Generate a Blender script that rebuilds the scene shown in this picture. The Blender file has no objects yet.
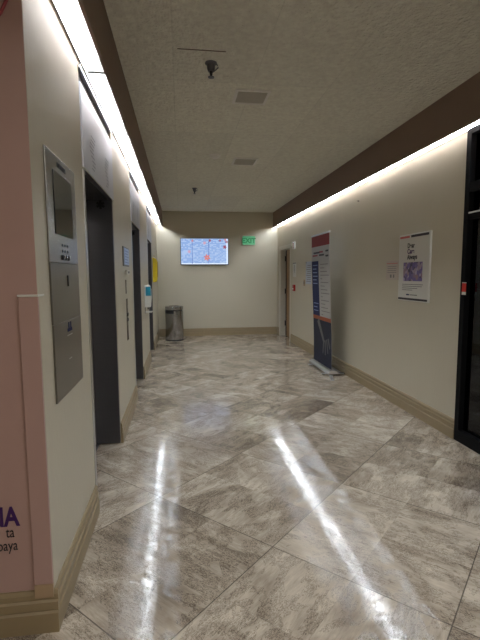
import bpy, bmesh, math, random
from mathutils import Vector, Matrix

scene = bpy.context.scene
C = scene.collection
random.seed(7)

# ------------------------------------------------------------------ camera
CH = 1.42
F_PX, YAW, PITCH, ROLL = 434.2, 0.1353, 0.1022, 0.0062
cy, sy = math.cos(YAW), math.sin(YAW)
cp, sp = math.cos(PITCH), math.sin(PITCH)
fw = Vector((sy * cp, cy * cp, -sp))
rt0 = Vector((cy, -sy, 0))
dn0 = fw.cross(rt0)
cr, sr = math.cos(ROLL), math.sin(ROLL)
rt = cr * rt0 + sr * dn0
dn = -sr * rt0 + cr * dn0
cam_data = bpy.data.cameras.new('camera')
cam = bpy.data.objects.new('camera', cam_data)
C.objects.link(cam)
up = -dn
bk = -fw
cam.matrix_world = Matrix(((rt.x, up.x, bk.x, 0), (rt.y, up.y, bk.y, 0), (rt.z, up.z, bk.z, CH), (0, 0, 0, 1)))
cam_data.sensor_fit = 'VERTICAL'
cam_data.sensor_height = 24.0
cam_data.lens = 24.0 * F_PX / 640.0
cam_data.clip_start = 0.05
scene.camera = cam

# ------------------------------------------------------------------ world, exposure
world = bpy.data.worlds.new('world')
scene.world = world
world.use_nodes = True
world.node_tree.nodes['Background'].inputs[0].default_value = (0.5, 0.5, 0.55, 1)
world.node_tree.nodes['Background'].inputs[1].default_value = 0.05
vs = scene.view_settings
vs.view_transform = 'Standard'
vs.look = 'None'
vs.gamma = 1.0
vs.use_curve_mapping = False
vs.exposure = 0.0
TUBE = 50.0          # brightness of the cove diffusers
TUBE_COL = (0.84, 0.92, 1.0)

# ------------------------------------------------------------------ sizes
XL, XR = -0.53, 2.3255
YC, D = 1.713, 10.3
H = 2.90
ZF = 2.56
XFL, XFR = -0.40, 2.227
YB = -3.0
XO = -3.2
OPEN = [(2.59, 3.70), (5.00, 6.03), (7.35, 8.40)]
HEAD = 2.03
TTOP = 2.55


# ------------------------------------------------------------------ material helpers
def s2l(c):
    return tuple((v / 12.92 if v <= 0.04045 else ((v + 0.055) / 1.055) ** 2.4) for v in [x / 255 for x in c])


def mat(name, rgb, rough=0.5, metal=0.0, spec=0.5, emit=None, estr=0.0, noise=0.0, nscale=8.0, bump=0.0, bscale=80.0,
        stretch=(1, 1, 1), coat=0.0):
    m = bpy.data.materials.new(name)
    m.use_nodes = True
    nt = m.node_tree
    b = nt.nodes['Principled BSDF']
    col = (*rgb, 1)
    b.inputs['Base Color'].default_value = col
    b.inputs['Roughness'].default_value = rough
    b.inputs['Metallic'].default_value = metal
    b.inputs['Specular IOR Level'].default_value = spec
    b.inputs['Coat Weight'].default_value = coat
    b.inputs['Coat Roughness'].default_value = 0.1
    if emit:
        b.inputs['Emission Color'].default_value = (*emit, 1)
        b.inputs['Emission Strength'].default_value = estr
    tc = nt.nodes.new('ShaderNodeTexCoord')
    mp = nt.nodes.new('ShaderNodeMapping')
    mp.inputs['Scale'].default_value = stretch
    nt.links.new(tc.outputs['Object'], mp.inputs['Vector'])
    nz = nt.nodes.new('ShaderNodeTexNoise')
    nz.inputs['Scale'].default_value = nscale
    nz.inputs['Detail'].default_value = 4
    nt.links.new(mp.outputs[0], nz.inputs['Vector'])
    mx = nt.nodes.new('ShaderNodeMix')
    mx.data_type = 'RGBA'
    k = max(noise, 0.01)
    mx.inputs[6].default_value = tuple(v * (1 - k) for v in rgb) + (1,)
    mx.inputs[7].default_value = tuple(min(1, v * (1 + k)) for v in rgb) + (1,)
    nt.links.new(nz.outputs['Fac'], mx.inputs[0])
    nt.links.new(mx.outputs[2], b.inputs['Base Color'])
    if bump:
        n2 = nt.nodes.new('ShaderNodeTexNoise')
        n2.inputs['Scale'].default_value = bscale
        n2.inputs['Detail'].default_value = 3
        nt.links.new(mp.outputs[0], n2.inputs['Vector'])
        bp = nt.nodes.new('ShaderNodeBump')
        bp.inputs['Strength'].default_value = bump
        bp.inputs['Distance'].default_value = 0.01
        nt.links.new(n2.outputs['Fac'], bp.inputs['Height'])
        nt.links.new(bp.outputs[0], b.inputs['Normal'])
    return m


def floor_material():
    m = bpy.data.materials.new('stone_look_vinyl')
    m.use_nodes = True
    nt = m.node_tree
    N, L = nt.nodes, nt.links
    b = N['Principled BSDF']

    def node(t, **kw):
        n = N.new(t)
        for k, v in kw.items():
            setattr(n, k, v)
        return n

    def math_(op, a, bb=None, c=None):
        n = node('ShaderNodeMath', operation=op)
        for i, v in enumerate((a, bb, c)):
            if v is None:
                continue
            if isinstance(v, (int, float)):
                n.inputs[i].default_value = v
            else:
                L.new(v, n.inputs[i])
        return n.outputs[0]
    tc = node('ShaderNodeTexCoord')
    sep = node('ShaderNodeSeparateXYZ')
    L.new(tc.outputs['Object'], sep.inputs[0])
    x, y = sep.outputs[0], sep.outputs[1]
    r = 1 / math.sqrt(2)
    P = math_('MULTIPLY', math_('ADD', x, y), r)
    Q = math_('MULTIPLY', math_('SUBTRACT', y, x), r)
    T = 0.865
    p = math_('DIVIDE', math_('SUBTRACT', P, 0.081 - 865 * 0 - 8.65), T)
    q = math_('DIVIDE', math_('SUBTRACT', Q, 0.305 - 8.65), T)
    # big tile ids and half tile ids
    p2, q2 = math_('MULTIPLY', p, 2), math_('MULTIPLY', q, 2)
    fp, fq = math_('FLOOR', p), math_('FLOOR', q)
    hp, hq = math_('FLOOR', p2), math_('FLOOR', q2)

    def rnd(a, bb, w):
        cx = node('ShaderNodeCombineXYZ')
        L.new(a, cx.inputs[0])
        L.new(bb, cx.inputs[1])
        cx.inputs[2].default_value = w
        wn = node('ShaderNodeTexWhiteNoise', noise_dimensions='3D')
        L.new(cx.outputs[0], wn.inputs['Vector'])
        return wn.outputs['Value']
    r_big = rnd(fp, fq, 1.5)
    r_half = rnd(hp, hq, 3.5)
    r_dir = rnd(fp, fq, 7.5)
    # grain in tile coordinates, direction chosen tile by tile
    sel = math_('GREATER_THAN', r_dir, 0.5)

    def mixf(f, a, bb):
        n = node('ShaderNodeMix')
        n.data_type = 'FLOAT'
        for i, v in ((0, f), (2, a), (3, bb)):
            if isinstance(v, (int, float)):
                n.inputs[i].default_value = v
            else:
                L.new(v, n.inputs[i])
        return n.outputs[0]
    u = mixf(sel, p, q)
    v = mixf(sel, q, p)
    uv = node('ShaderNodeCombineXYZ')
    L.new(u, uv.inputs[0])
    L.new(v, uv.inputs[1])
    L.new(math_('MULTIPLY', math_('ADD', r_half, r_big), 37.0), uv.inputs[2])

    def noise(scale, sx, sy_, detail=6, dist=0.0, rough=0.6):
        mp = node('ShaderNodeMapping')
        mp.inputs['Scale'].default_value = (sx, sy_, 1)
        L.new(uv.outputs[0], mp.inputs['Vector'])
        nz = node('ShaderNodeTexNoise')
        nz.inputs['Scale'].default_value = scale
        nz.inputs['Detail'].default_value = detail
        nz.inputs['Roughness'].default_value = rough
        nz.inputs['Distortion'].default_value = dist
        L.new(mp.outputs[0], nz.inputs['Vector'])
        return nz.outputs['Fac']
    cloud = noise(1.7, 1, 1.6, 3, 1.2)
    grain = noise(3.2, 1.0, 7.0, 8, 1.6, 0.68)
    fine = noise(9.0, 1.0, 8.0, 6, 2.2, 0.7)
    wr = noise(30.0, 1.0, 2.4, 3, 1.8, 0.55)
    crack = math_('MAXIMUM', math_('SUBTRACT', 1.0, math_('MULTIPLY', math_('ABSOLUTE', math_('SUBTRACT', wr, 0.5)), 16.0)), 0.0)
    crack = math_('MULTIPLY', crack, math_('GREATER_THAN', noise(5.0, 1.0, 1.5, 3, 1.0), 0.46))
    t = math_('ADD', math_('MULTIPLY', cloud, 0.95), math_('MULTIPLY', grain, 0.50))
    t = math_('SUBTRACT', t, math_('MULTIPLY', crack, 0.34))
    t = math_('ADD', t, 0.09)
    t = math_('ADD', t, math_('MULTIPLY', fine, 0.38))
    t = math_('ADD', t, math_('MULTIPLY', r_half, 0.13))
    t = math_('ADD', t, math_('MULTIPLY', r_big, 0.13))
    ramp = node('ShaderNodeValToRGB')
    L.new(math_('MULTIPLY', t, 0.5), ramp.inputs[0])
    e = ramp.color_ramp.elements
    e[0].position = 0.38
    e[0].color = (*s2l((100, 87, 74)), 1)
    e[1].position = 0.68
    e[1].color = (*s2l((222, 210, 192)), 1)
    el = e.new(0.5)
    el.color = (*s2l((160, 146, 129)), 1)
    el = e.new(0.57)
    el.color = (*s2l((186, 172, 154)), 1)

    def seam(c, w):
        f = math_('FRACT', c)
        d = math_('ABSOLUTE', math_('SUBTRACT', f, 0.5))
        return math_('GREATER_THAN', d, 0.5 - w)
    s_big = math_('MAXIMUM', seam(p, 0.0032), seam(q, 0.0032))
    s_half = math_('MAXIMUM', seam(p2, 0.004), seam(q2, 0.004))
    s_all = math_('MAXIMUM', math_('MULTIPLY', s_big, 0.75), math_('MULTIPLY', s_half, 0.14))
    mx = node('ShaderNodeMix')
    mx.data_type = 'RGBA'
    L.new(s_all, mx.inputs[0])
    L.new(ramp.outputs[0], mx.inputs[6])
    mx.inputs[7].default_value = (*s2l((60, 52, 45)), 1)
    L.new(mx.outputs[2], b.inputs['Base Color'])
    L.new(math_('ADD', 0.02, math_('MULTIPLY', fine, 0.06)), b.inputs['Roughness'])
    b.inputs['Specular IOR Level'].default_value = 0.68
    # embossed surface
    wn = node('ShaderNodeTexNoise')
    wn.inputs['Scale'].default_value = 85
    wn.inputs['Detail'].default_value = 4
    L.new(tc.outputs['Object'], wn.inputs['Vector'])
    hgt = math_('SUBTRACT', math_('MULTIPLY', wn.outputs['Fac'], 0.8), math_('MULTIPLY', crack, 0.5))
    hgt = math_('SUBTRACT', hgt, math_('MULTIPLY', s_big, 0.5))
    bp = node('ShaderNodeBump')
    bp.inputs['Strength'].default_value = 0.075
    bp.inputs['Distance'].default_value = 0.004
    L.new(hgt, bp.inputs['Height'])
    L.new(bp.outputs[0], b.inputs['Normal'])
    return m


def steel(name, rgb, rough, streak=(60, 60, 1)):
    m = mat(name, rgb, rough, 1.0, noise=0.08, nscale=4, stretch=streak)
    nt = m.node_tree
    b = nt.nodes['Principled BSDF']
    return m


M = {}
M['wall'] = mat('cream_wall_paint', s2l((199, 191, 171)), 0.42, spec=0.5, noise=0.03, nscale=3, bump=0.10, bscale=45, stretch=(1, 1, 0.35))
M['ceiling'] = None
M['fascia'] = mat('brown_fascia_paint', s2l((124, 101, 85)), 0.6, noise=0.05)
M['trim'] = mat('tan_baseboard_vinyl', s2l((152, 134, 103)), 0.42, noise=0.015, nscale=2)
M['floor'] = floor_material()
M['pink'] = mat('pink_vinyl_graphic', s2l((184, 152, 144)), 0.45, noise=0.03, nscale=12)
M['guard_tan'] = mat('tan_paint', s2l((176, 150, 120)), 0.45)
M['red_print'] = mat('dark_red_print', s2l((150, 52, 62)), 0.5)
M['salmon_print'] = mat('salmon_print', s2l((205, 100, 100)), 0.5)
M['purple'] = mat('purple_print', s2l((62, 22, 92)), 0.5)
M['ink'] = mat('dark_ink', s2l((40, 36, 42)), 0.5)
M['steel'] = steel('brushed_stainless', (0.62, 0.62, 0.63), 0.28)
M['steel_panel'] = steel('satin_stainless_panel', (0.32, 0.31, 0.30), 0.26)
M['steel_panel2'] = steel('satin_stainless_lower', (0.25, 0.235, 0.21), 0.3)
M['steel_dark'] = steel('darkened_brushed_steel', (0.155, 0.155, 0.172), 0.3, (2, 2, 60))  # elevator jambs: the dark surroundings they mirror are put into this colour
M['steel_can'] = steel('dark_satin_can_steel', (0.36, 0.36, 0.36), 0.2)
M['steel_transom'] = steel('transom_stainless', (0.50, 0.50, 0.55), 0.33)
M['steel_etched'] = steel('etched_steel', (0.30, 0.31, 0.36), 0.5)
M['chrome'] = mat('chrome', (0.75, 0.75, 0.76), 0.12, 1.0)
M['alu'] = mat('aluminium', (0.72, 0.73, 0.76), 0.3, 1.0)
M['black'] = mat('black_paint', (0.012, 0.012, 0.014), 0.35)
M['black_metal'] = mat('black_frame_metal', (0.005, 0.005, 0.006), 0.6, 0.0, 0.12)
M['rubber'] = mat('black_rubber', (0.015, 0.015, 0.015), 0.7)
M['white'] = mat('white_plastic', s2l((225, 224, 218)), 0.4)
M['paper'] = mat('white_paper', s2l((214, 212, 206)), 0.6)
M['offwhite'] = mat('off_white_paint', s2l((214, 209, 196)), 0.4)
M['red'] = mat('red_plastic', s2l((165, 30, 28)), 0.4)
M['redbright'] = mat('red_glossy', s2l((215, 50, 38)), 0.35)
M['teal'] = mat('teal_plastic', s2l((30, 150, 180)), 0.35)
M['yellow'] = mat('yellow_plastic', s2l((205, 178, 20)), 0.4)
M['yellow_dark'] = mat('dark_yellow_plastic', s2l((190, 150, 25)), 0.45)  # darker yellow of the front cover and hook
M['grey_pl'] = mat('grey_plastic', s2l((120, 118, 112)), 0.45)
M['wood'] = mat('brown_wood_veneer', s2l((150, 112, 68)), 0.4, noise=0.18, nscale=3, stretch=(8, 8, 0.6))
M['screen_off'] = mat('dark_screen_glass', (0.02, 0.022, 0.024), 0.06, spec=0.7)
M['ceil_white'] = mat('white_ceiling_plastic', s2l((238, 234, 226)), 0.5)
M['ceil_grey'] = mat('perforated_grey_metal', s2l((198, 192, 180)), 0.6, noise=0.15, nscale=150)
M['dark_room'] = mat('dark_room_paint', (0.03, 0.03, 0.032), 0.7)
M['blue_print'] = mat('navy_print', s2l((26, 36, 84)), 0.6, spec=0.3)
M['banner_red'] = mat('crimson_print', s2l((138, 50, 52)), 0.6, spec=0.3, noise=0.12, nscale=6)
M['banner_grey'] = mat('pale_grey_print', s2l((176, 174, 170)), 0.45)
M['orange'] = mat('orange_print', s2l((165, 85, 48)), 0.6)
M['photo_dark'] = mat('dark_photo_print', s2l((28, 33, 54)), 0.6, spec=0.3, noise=0.6, nscale=5)
M['photo_mid'] = mat('grey_hand_print', s2l((104, 104, 106)), 0.5, noise=0.3, nscale=9)
M['mid_ink'] = mat('grey_ink', s2l((128, 126, 124)), 0.6)
M['pale_ink'] = mat('pale_blue_ink', s2l((140, 160, 200)), 0.6)
M['lamp'] = mat('fluorescent_diffuser', (0.9, 0.9, 0.9), 0.5, emit=TUBE_COL, estr=TUBE)
M['reflector'] = mat('white_enamel_reflector', (0.86, 0.87, 0.88), 0.35)
M['fill_light_dim'] = mat('dim_fill_light_lens', (0.9, 0.9, 0.9), 0.5, emit=(1.0, 0.90, 0.80), estr=5.5)  # dimmer glow of an added fill panel
M['fill_light'] = mat('fill_light_lens', (0.9, 0.9, 0.9), 0.5, emit=(1.0, 0.93, 0.84), estr=7.0)  # glow of the added fill panels
M['exit_face'] = mat('exit_sign_face', s2l((95, 170, 125)), 0.4, emit=s2l((90, 180, 130)), estr=0.30)
M['exit_letter'] = mat('exit_sign_green', s2l((10, 90, 50)), 0.4, emit=s2l((20, 150, 85)), estr=0.4)


def ceiling_material():
    m = mat('textured_ceiling', s2l((240, 233, 218)), 0.9, spec=0.1, noise=0.22, nscale=26, bump=1.0, bscale=34)
    for n_ in m.node_tree.nodes:
        if n_.type == 'BUMP':
            n_.inputs['Distance'].default_value = 0.03
    nt = m.node_tree
    b = nt.nodes['Principled BSDF']
    # 4 x 2 ft panels with faint joints
    tc = nt.nodes.new('ShaderNodeTexCoord')
    br = nt.nodes.new('ShaderNodeTexBrick')
    mp = nt.nodes.new('ShaderNodeMapping')
    mp.inputs['Location'].default_value = (0.02, 0.1, 0)
    br.offset = 0.0
    br.inputs['Scale'].default_value = 1.0
    br.inputs['Brick Width'].default_value = 0.61
    br.inputs['Row Height'].default_value = 1.2
    br.inputs['Mortar Size'].default_value = 0.004
    br.inputs['Color1'].default_value = (1, 1, 1, 1)
    br.inputs['Color2'].default_value = (0.93, 0.93, 0.93, 1)
    br.inputs['Mortar'].default_value = (0.88, 0.88, 0.88, 1)
    nt.links.new(tc.outputs['Object'], mp.inputs['Vector'])
    nt.links.new(mp.outputs[0], br.inputs['Vector'])
    old = b.inputs['Base Color'].links[0].from_socket
    mu = nt.nodes.new('ShaderNodeMix')
    mu.data_type = 'RGBA'
    mu.blend_type = 'MULTIPLY'
    mu.inputs[0].default_value = 1.0
    nt.links.new(old, mu.inputs[6])
    nt.links.new(br.outputs['Color'], mu.inputs[7])
    nt.links.new(mu.outputs[2], b.inputs['Base Color'])
    return m


M['ceiling'] = ceiling_material()


def glass_material():
    m = bpy.data.materials.new('dark_tinted_glass')
    m.use_nodes = True
    nt = m.node_tree
    nt.nodes.clear()
    out = nt.nodes.new('ShaderNodeOutputMaterial')
    gl = nt.nodes.new('ShaderNodeBsdfGlossy')
    gl.inputs['Roughness'].default_value = 0.02
    gl.inputs['Color'].default_value = (0.8, 0.85, 0.95, 1)
    tr = nt.nodes.new('ShaderNodeBsdfTransparent')
    tr.inputs['Color'].default_value = (0.35, 0.37, 0.42, 1)
    fr = nt.nodes.new('ShaderNodeFresnel')
    fr.inputs['IOR'].default_value = 1.45
    mx = nt.nodes.new('ShaderNodeMixShader')
    nt.links.new(fr.outputs[0], mx.inputs[0])
    nt.links.new(tr.outputs[0], mx.inputs[1])
    nt.links.new(gl.outputs[0], mx.inputs[2])
    nt.links.new(mx.outputs[0], out.inputs[0])
    return m


M['glass'] = glass_material()


def screen_material():
    """lit directory page: pale blue with columns of small rows"""
    m = bpy.data.materials.new('directory_screen')
    m.use_nodes = True
    nt = m.node_tree
    N, L = nt.nodes, nt.links
    b = N['Principled BSDF']
    b.inputs['Base Color'].default_value = (0.02, 0.02, 0.02, 1)
    b.inputs['Roughness'].default_value = 0.2
    tc = N.new('ShaderNodeTexCoord')
    mp = N.new('ShaderNodeMapping')
    mp.inputs['Scale'].default_value = (26, 1, 42)
    L.new(tc.outputs['Object'], mp.inputs['Vector'])
    sp_ = N.new('ShaderNodeSeparateXYZ')
    L.new(mp.outputs[0], sp_.inputs[0])
    fx = N.new('ShaderNodeMath'); fx.operation = 'FLOOR'
    fz = N.new('ShaderNodeMath'); fz.operation = 'FLOOR'
    L.new(sp_.outputs[0], fx.inputs[0])
    L.new(sp_.outputs[2], fz.inputs[0])
    cb = N.new('ShaderNodeCombineXYZ')
    L.new(fx.outputs[0], cb.inputs[0])
    L.new(fz.outputs[0], cb.inputs[2])
    wn = N.new('ShaderNodeTexWhiteNoise')
    L.new(cb.outputs[0], wn.inputs['Vector'])
    gt = N.new('ShaderNodeMath'); gt.operation = 'GREATER_THAN'
    gt.inputs[1].default_value = 0.42
    L.new(wn.outputs['Value'], gt.inputs[0])
    fr = N.new('ShaderNodeMath'); fr.operation = 'FRACT'
    L.new(sp_.outputs[2], fr.inputs[0])
    g2 = N.new('ShaderNodeMath'); g2.operation = 'GREATER_THAN'
    g2.inputs[1].default_value = 0.5
    L.new(fr.outputs[0], g2.inputs[0])
    mu = N.new('ShaderNodeMath'); mu.operation = 'MULTIPLY'
    L.new(gt.outputs[0], mu.inputs[0])
    L.new(g2.outputs[0], mu.inputs[1])
    mx = N.new('ShaderNodeMix'); mx.data_type = 'RGBA'
    mx.inputs[6].default_value = (*s2l((182, 210, 252)), 1)
    mx.inputs[7].default_value = (*s2l((118, 162, 236)), 1)
    L.new(mu.outputs[0], mx.inputs[0])
    L.new(mx.outputs[2], b.inputs['Emission Color'])
    b.inputs['Emission Strength'].default_value = 0.85
    return m


M['screen'] = screen_material()


def emat(name, rgb, s=0.9):
    return mat(name, (0.02, 0.02, 0.02), 0.3, emit=s2l(rgb), estr=s)


M['e_red'] = emat('screen_red', (160, 40, 60))
M['e_orange'] = emat('screen_orange', (235, 130, 110))
M['e_pink'] = emat('screen_pink', (225, 160, 180))
M['e_white'] = emat('screen_white', (225, 238, 255), 1.1)
M['e_line'] = emat('screen_line', (70, 110, 200))


# ------------------------------------------------------------------ mesh helpers
def tagset(o, label=None, cat=None, group=None, kind=None):
    if label:
        o['label'] = label
    if cat:
        o['category'] = cat
    if group:
        o['group'] = group
    if kind:
        o['kind'] = kind
    return o


def obj(name, bm, m, parent=None, smooth=False, bevel=0.0, seg=2):
    bmesh.ops.recalc_face_normals(bm, faces=bm.faces[:])
    me = bpy.data.meshes.new(name)
    bm.to_mesh(me)
    bm.free()
    me.materials.append(m)
    o = bpy.data.objects.new(name, me)
    C.objects.link(o)
    if smooth:
        for p in me.polygons:
            p.use_smooth = True
        try:
            me.set_sharp_from_angle(angle=math.radians(35))
        except Exception:
            pass
    if bevel:
        bv = o.modifiers.new('bevel', 'BEVEL')
        bv.width = bevel
        bv.segments = seg
        bv.limit_method = 'ANGLE'
    if parent:
        o.parent = parent
        o.matrix_parent_inverse = Matrix.Translation(-Vector(parent.location)) if parent.rotation_euler.z == 0 else parent_matrix(parent).inverted()
    return o


def parent_matrix(p):
    return Matrix.LocRotScale(p.location, p.rotation_euler, p.scale)


def thing(name, loc, label, cat, group=None):
    o = bpy.data.objects.new(name, None)
    o.empty_display_size = 0.1
    C.objects.link(o)
    o.location = loc
    return tagset(o, label, cat, group)


def box(bm, x0, x1, y0, y1, z0, z1):
    vs_ = [bm.verts.new(p) for p in ((x0, y0, z0), (x1, y0, z0), (x1, y1, z0), (x0, y1, z0),
                                      (x0, y0, z1), (x1, y0, z1), (x1, y1, z1), (x0, y1, z1))]
    for f in ((0, 3, 2, 1), (4, 5, 6, 7), (0, 1, 5, 4), (1, 2, 6, 5), (2, 3, 7, 6), (3, 0, 4, 7)):
        bm.faces.new([vs_[i] for i in f])


def boxes(*bs):
    bm = bmesh.new()
    for b in bs:
        box(bm, *b)
    return bm


def lathe(prof, center, axis='z', n=32, cap=True):
    """prof: list of (radius, height)"""
    bm = bmesh.new()
    cx, cy_, cz = center
    rings = []
    for r, hh in prof:
        ring = []
        for i in range(n):
            a = 2 * math.pi * i / n
            u, v = r * math.cos(a), r * math.sin(a)
            if axis == 'z':
                p = (cx + u, cy_ + v, cz + hh)
            elif axis == 'x':
                p = (cx + hh, cy_ + u, cz + v)
            else:
                p = (cx + u, cy_ + hh, cz + v)
            ring.append(bm.verts.new(p))
        rings.append(ring)
    for a, b in zip(rings, rings[1:]):
        for i in range(n):
            bm.faces.new((a[i], a[(i + 1) % n], b[(i + 1) % n], b[i]))
    if cap:
        bm.faces.new(rings[0][::-1])
        bm.faces.new(rings[-1])
    return bm


def prism(pts, off, axis, d):
    """closed 2d outline extruded along axis; pts are in the two other axes (in x,y,z order)"""
    bm = bmesh.new()

    def P(a, b, t):
        return {'x': (t, a, b), 'y': (a, t, b), 'z': (a, b, t)}[axis]
    v0 = [bm.verts.new(P(a, b, off)) for a, b in pts]
    v1 = [bm.verts.new(P(a, b, off + d)) for a, b in pts]
    bm.faces.new(v0)
    bm.faces.new(v1[::-1])
    n = len(pts)
    for i in range(n):
        bm.faces.new((v0[i], v0[(i + 1) % n], v1[(i + 1) % n], v1[i]))
    return bm


def merge(dst, src):
    me = bpy.data.meshes.new('tmp')
    src.to_mesh(me)
    src.free()
    dst.from_mesh(me)
    bpy.data.meshes.remove(me)
    return dst


def tube(pts, r, n=10):
    bm = bmesh.new()
    pts = [Vector(p) for p in pts]
    rings = []
    for i, p in enumerate(pts):
        t = (pts[min(i + 1, len(pts) - 1)] - pts[max(i - 1, 0)]).normalized()
        a = t.cross(Vector((0, 0, 1)))
        if a.length < 0.1:
            a = t.cross(Vector((1, 0, 0)))
        a.normalize()
        b = t.cross(a)
        rings.append([bm.verts.new(p + r * (math.cos(2 * math.pi * k / n) * a + math.sin(2 * math.pi * k / n) * b)) for k in range(n)])
    for a, b in zip(rings, rings[1:]):
        for i in range(n):
            bm.faces.new((a[i], a[(i + 1) % n], b[(i + 1) % n], b[i]))
    bm.faces.new(rings[0][::-1])
    bm.faces.new(rings[-1])
    return bm


def text_bm(s, size, origin, right, up_, depth=0.001, align='LEFT', bold=False, sx=1.0):
    """extruded lettering; origin = baseline start, right/up_ = directions"""
    cu = bpy.data.curves.new('t', 'FONT')
    cu.body = s
    cu.size = size
    cu.extrude = depth
    cu.align_x = align
    if bold:
        cu.offset = size * 0.03
    o = bpy.data.objects.new('t', cu)
    C.objects.link(o)
    bpy.context.view_layer.update()
    dg = bpy.context.evaluated_depsgraph_get()
    me = bpy.data.meshes.new_from_object(o.evaluated_get(dg))
    bm = bmesh.new()
    bm.from_mesh(me)
    R_, U_ = Vector(right), Vector(up_)
    Nn = R_.cross(U_)
    R_ = R_ * sx
    m4 = Matrix(((R_.x, U_.x, Nn.x, origin[0]), (R_.y, U_.y, Nn.y, origin[1]), (R_.z, U_.z, Nn.z, origin[2]), (0, 0, 0, 1)))
    bmesh.ops.transform(bm, matrix=m4, verts=bm.verts[:])
    bpy.data.objects.remove(o)
    bpy.data.curves.remove(cu)
    bpy.data.meshes.remove(me)
    return bm


def struct(name, bm, m, parent=None, **kw):
    o = obj(name, bm, m, parent, **kw)
    if not parent:
        o['kind'] = 'structure'
    return o


# ------------------------------------------------------------------ structure
struct('floor', boxes((XO, XR + 2.6, YB, D + 0.2, -0.1, 0.0)), M['floor'])
struct('ceiling', boxes((XO, XR + 2.6, YB, D + 0.2, H, H + 0.1)), M['ceiling'])

WT = 0.22
edges = [YC] + [v for o_ in OPEN for v in o_] + [D]
for a, b in zip(edges[::2], edges[1::2]):
    struct('wall_left', boxes((XL - WT, XL, a, b, 0, H)), M['wall'])
for a, b in OPEN:
    struct('wall_left', boxes((XL - WT, XL, a, b, TTOP + 0.03, H)), M['wall'])
struct('wall_far', boxes((XL - WT, XR + 0.4, D, D + 0.15, 0, H)), M['wall'])
struct('wall_hall', boxes((XO, XL - WT, YC, YC + 0.15, 0, H)), M['wall'])
struct('wall_outer', boxes((XO - 0.1, XO, YB, YC + 0.15, 0, H)), M['wall'])
struct('wall_back', boxes((XO - 0.1, XR + 2.6, YB - 0.1, YB, 0, H)), M['wall'])
DY0, DY1, DZ = 9.04, 10.03, 2.03
SY = 3.35
struct('wall_right', boxes((XR, XR + 0.16, SY, DY0, 0, H), (XR, XR + 0.16, DY0, DY1, DZ, H), (XR, XR + 0.16, DY1, D, 0, H),
                           (XR, XR + 0.16, YB, SY, ZF + 0.02, H), (XR, XR + 0.16, YB, -1.2, 0, ZF + 0.02)), M['wall'])

# baseboards, moulded profile
PROF = [(0, 0), (0.020, 0), (0.020, 0.082), (0.013, 0.090), (0.017, 0.097), (0.017, 0.128), (0.010, 0.136), (0.013, 0.143),
        (0.013, 0.160), (0.006, 0.172), (0, 0.175)]


def base_y(x, side, y0, y1):
    return prism([(x + side * a, z) for a, z in PROF], y0, 'y', y1 - y0)


def base_x(y, side, x0, x1):
    return prism([(y + side * a, z) for a, z in PROF], x0, 'x', x1 - x0)


bb = bmesh.new()
for a, b in zip(edges[::2], edges[1::2]):
    merge(bb, base_y(XL, 1, a, b))
struct('baseboard_left', bb, M['trim'])
struct('baseboard_right', merge(base_y(XR, -1, SY, DY0 - 0.06), base_y(XR, -1, DY1 + 0.06, D)), M['trim'])
struct('baseboard_far', base_x(D, -1, XL + 0.02, XR - 0.02), M['trim'])
struct('baseboard_hall', base_x(YC, -1, XO, XL + 0.02), M['trim'])

# cove fascias along both walls
struct('trim_1', boxes((XFL - 0.001, XFL + 0.018, YC, D, ZF, H)), M['fascia'])
struct('trim_2', boxes((XFR - 0.018, XFR + 0.001, YB, D, ZF, H)), M['fascia'])
# closing piece of the left cove where the side hall begins
struct('trim_3', boxes((XL, XFL, YC, YC + 0.018, ZF, H)), M['fascia'])

# added unseen soffit, keeps light off the top of the pink wall
struct('shade_soffit', boxes((XO, XFL + 0.018, 0.55, YC - 0.019, ZF - 0.02, H - 0.0005)), M['fascia'])
# open joint between two ceiling panels
struct('trim_4', boxes((0.01, 0.33, 3.030, 3.037, H - 0.003, H - 0.0002)), mat('brown_joint', s2l((110, 90, 74)), 0.8))

# ------------------------------------------------------------------ cove lights
LR = 0.085     # how far the lamps sit above the fascia edge
ORD = ['nearest', 'second', 'third', 'fourth', 'fifth', 'sixth', 'seventh', 'eighth', 'ninth', 'tenth', 'eleventh']


def cove_light(x0, x1, y0, y1, label, group, lip=None):
    t = thing('cove_light', ((x0 + x1) / 2, y0, ZF + 0.03), label, 'light fixture', group)
    # tilted diffuser close to the wall, facing down and into the hall
    if x0 < 0:
        sg, xw, zb = 1, x0 + 0.008, ZF + 0.042
    else:
        sg, xw, zb = -1, x1 - 0.008, ZF + 0.016
    L_, ct, st_ = 0.055, math.cos(math.radians(80)), math.sin(math.radians(80))
    face = [(xw, zb), (xw + sg * L_ * ct, zb + L_ * st_), (xw + sg * (L_ * ct - 0.012 * st_), zb + L_ * st_ + 0.012 * ct), (xw - sg * 0.006, zb + 0.012)]
    obj('diffuser', prism(face, y0 + 0.02, 'y', y1 - y0 - 0.04), M['lamp'], t)
    obj('housing', boxes((x0, x1, y0 + 0.002, y1 - 0.002, ZF + LR + 0.021, ZF + LR + 0.05)), M['reflector'], t)
    for xa, xb, za in (((x0, x0 + 0.0015, ZF + 0.036),) if x0 < 0 else ((x1 - 0.0015, x1, ZF + 0.008),)):
        obj('reflector', boxes((xa, xb, y0 + 0.002, y1 - 0.002, za, ZF + LR + 0.02)), M['reflector'], t)
    for ya, yb in ((y0 + 0.003, y0 + 0.016), (y1 - 0.016, y1 - 0.003)):
        obj('end_cap', boxes((x0 + 0.007, x1 - 0.007, ya, yb, ZF + 0.035, ZF + LR + 0.02)), M['grey_pl'], t)
    return t


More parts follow.
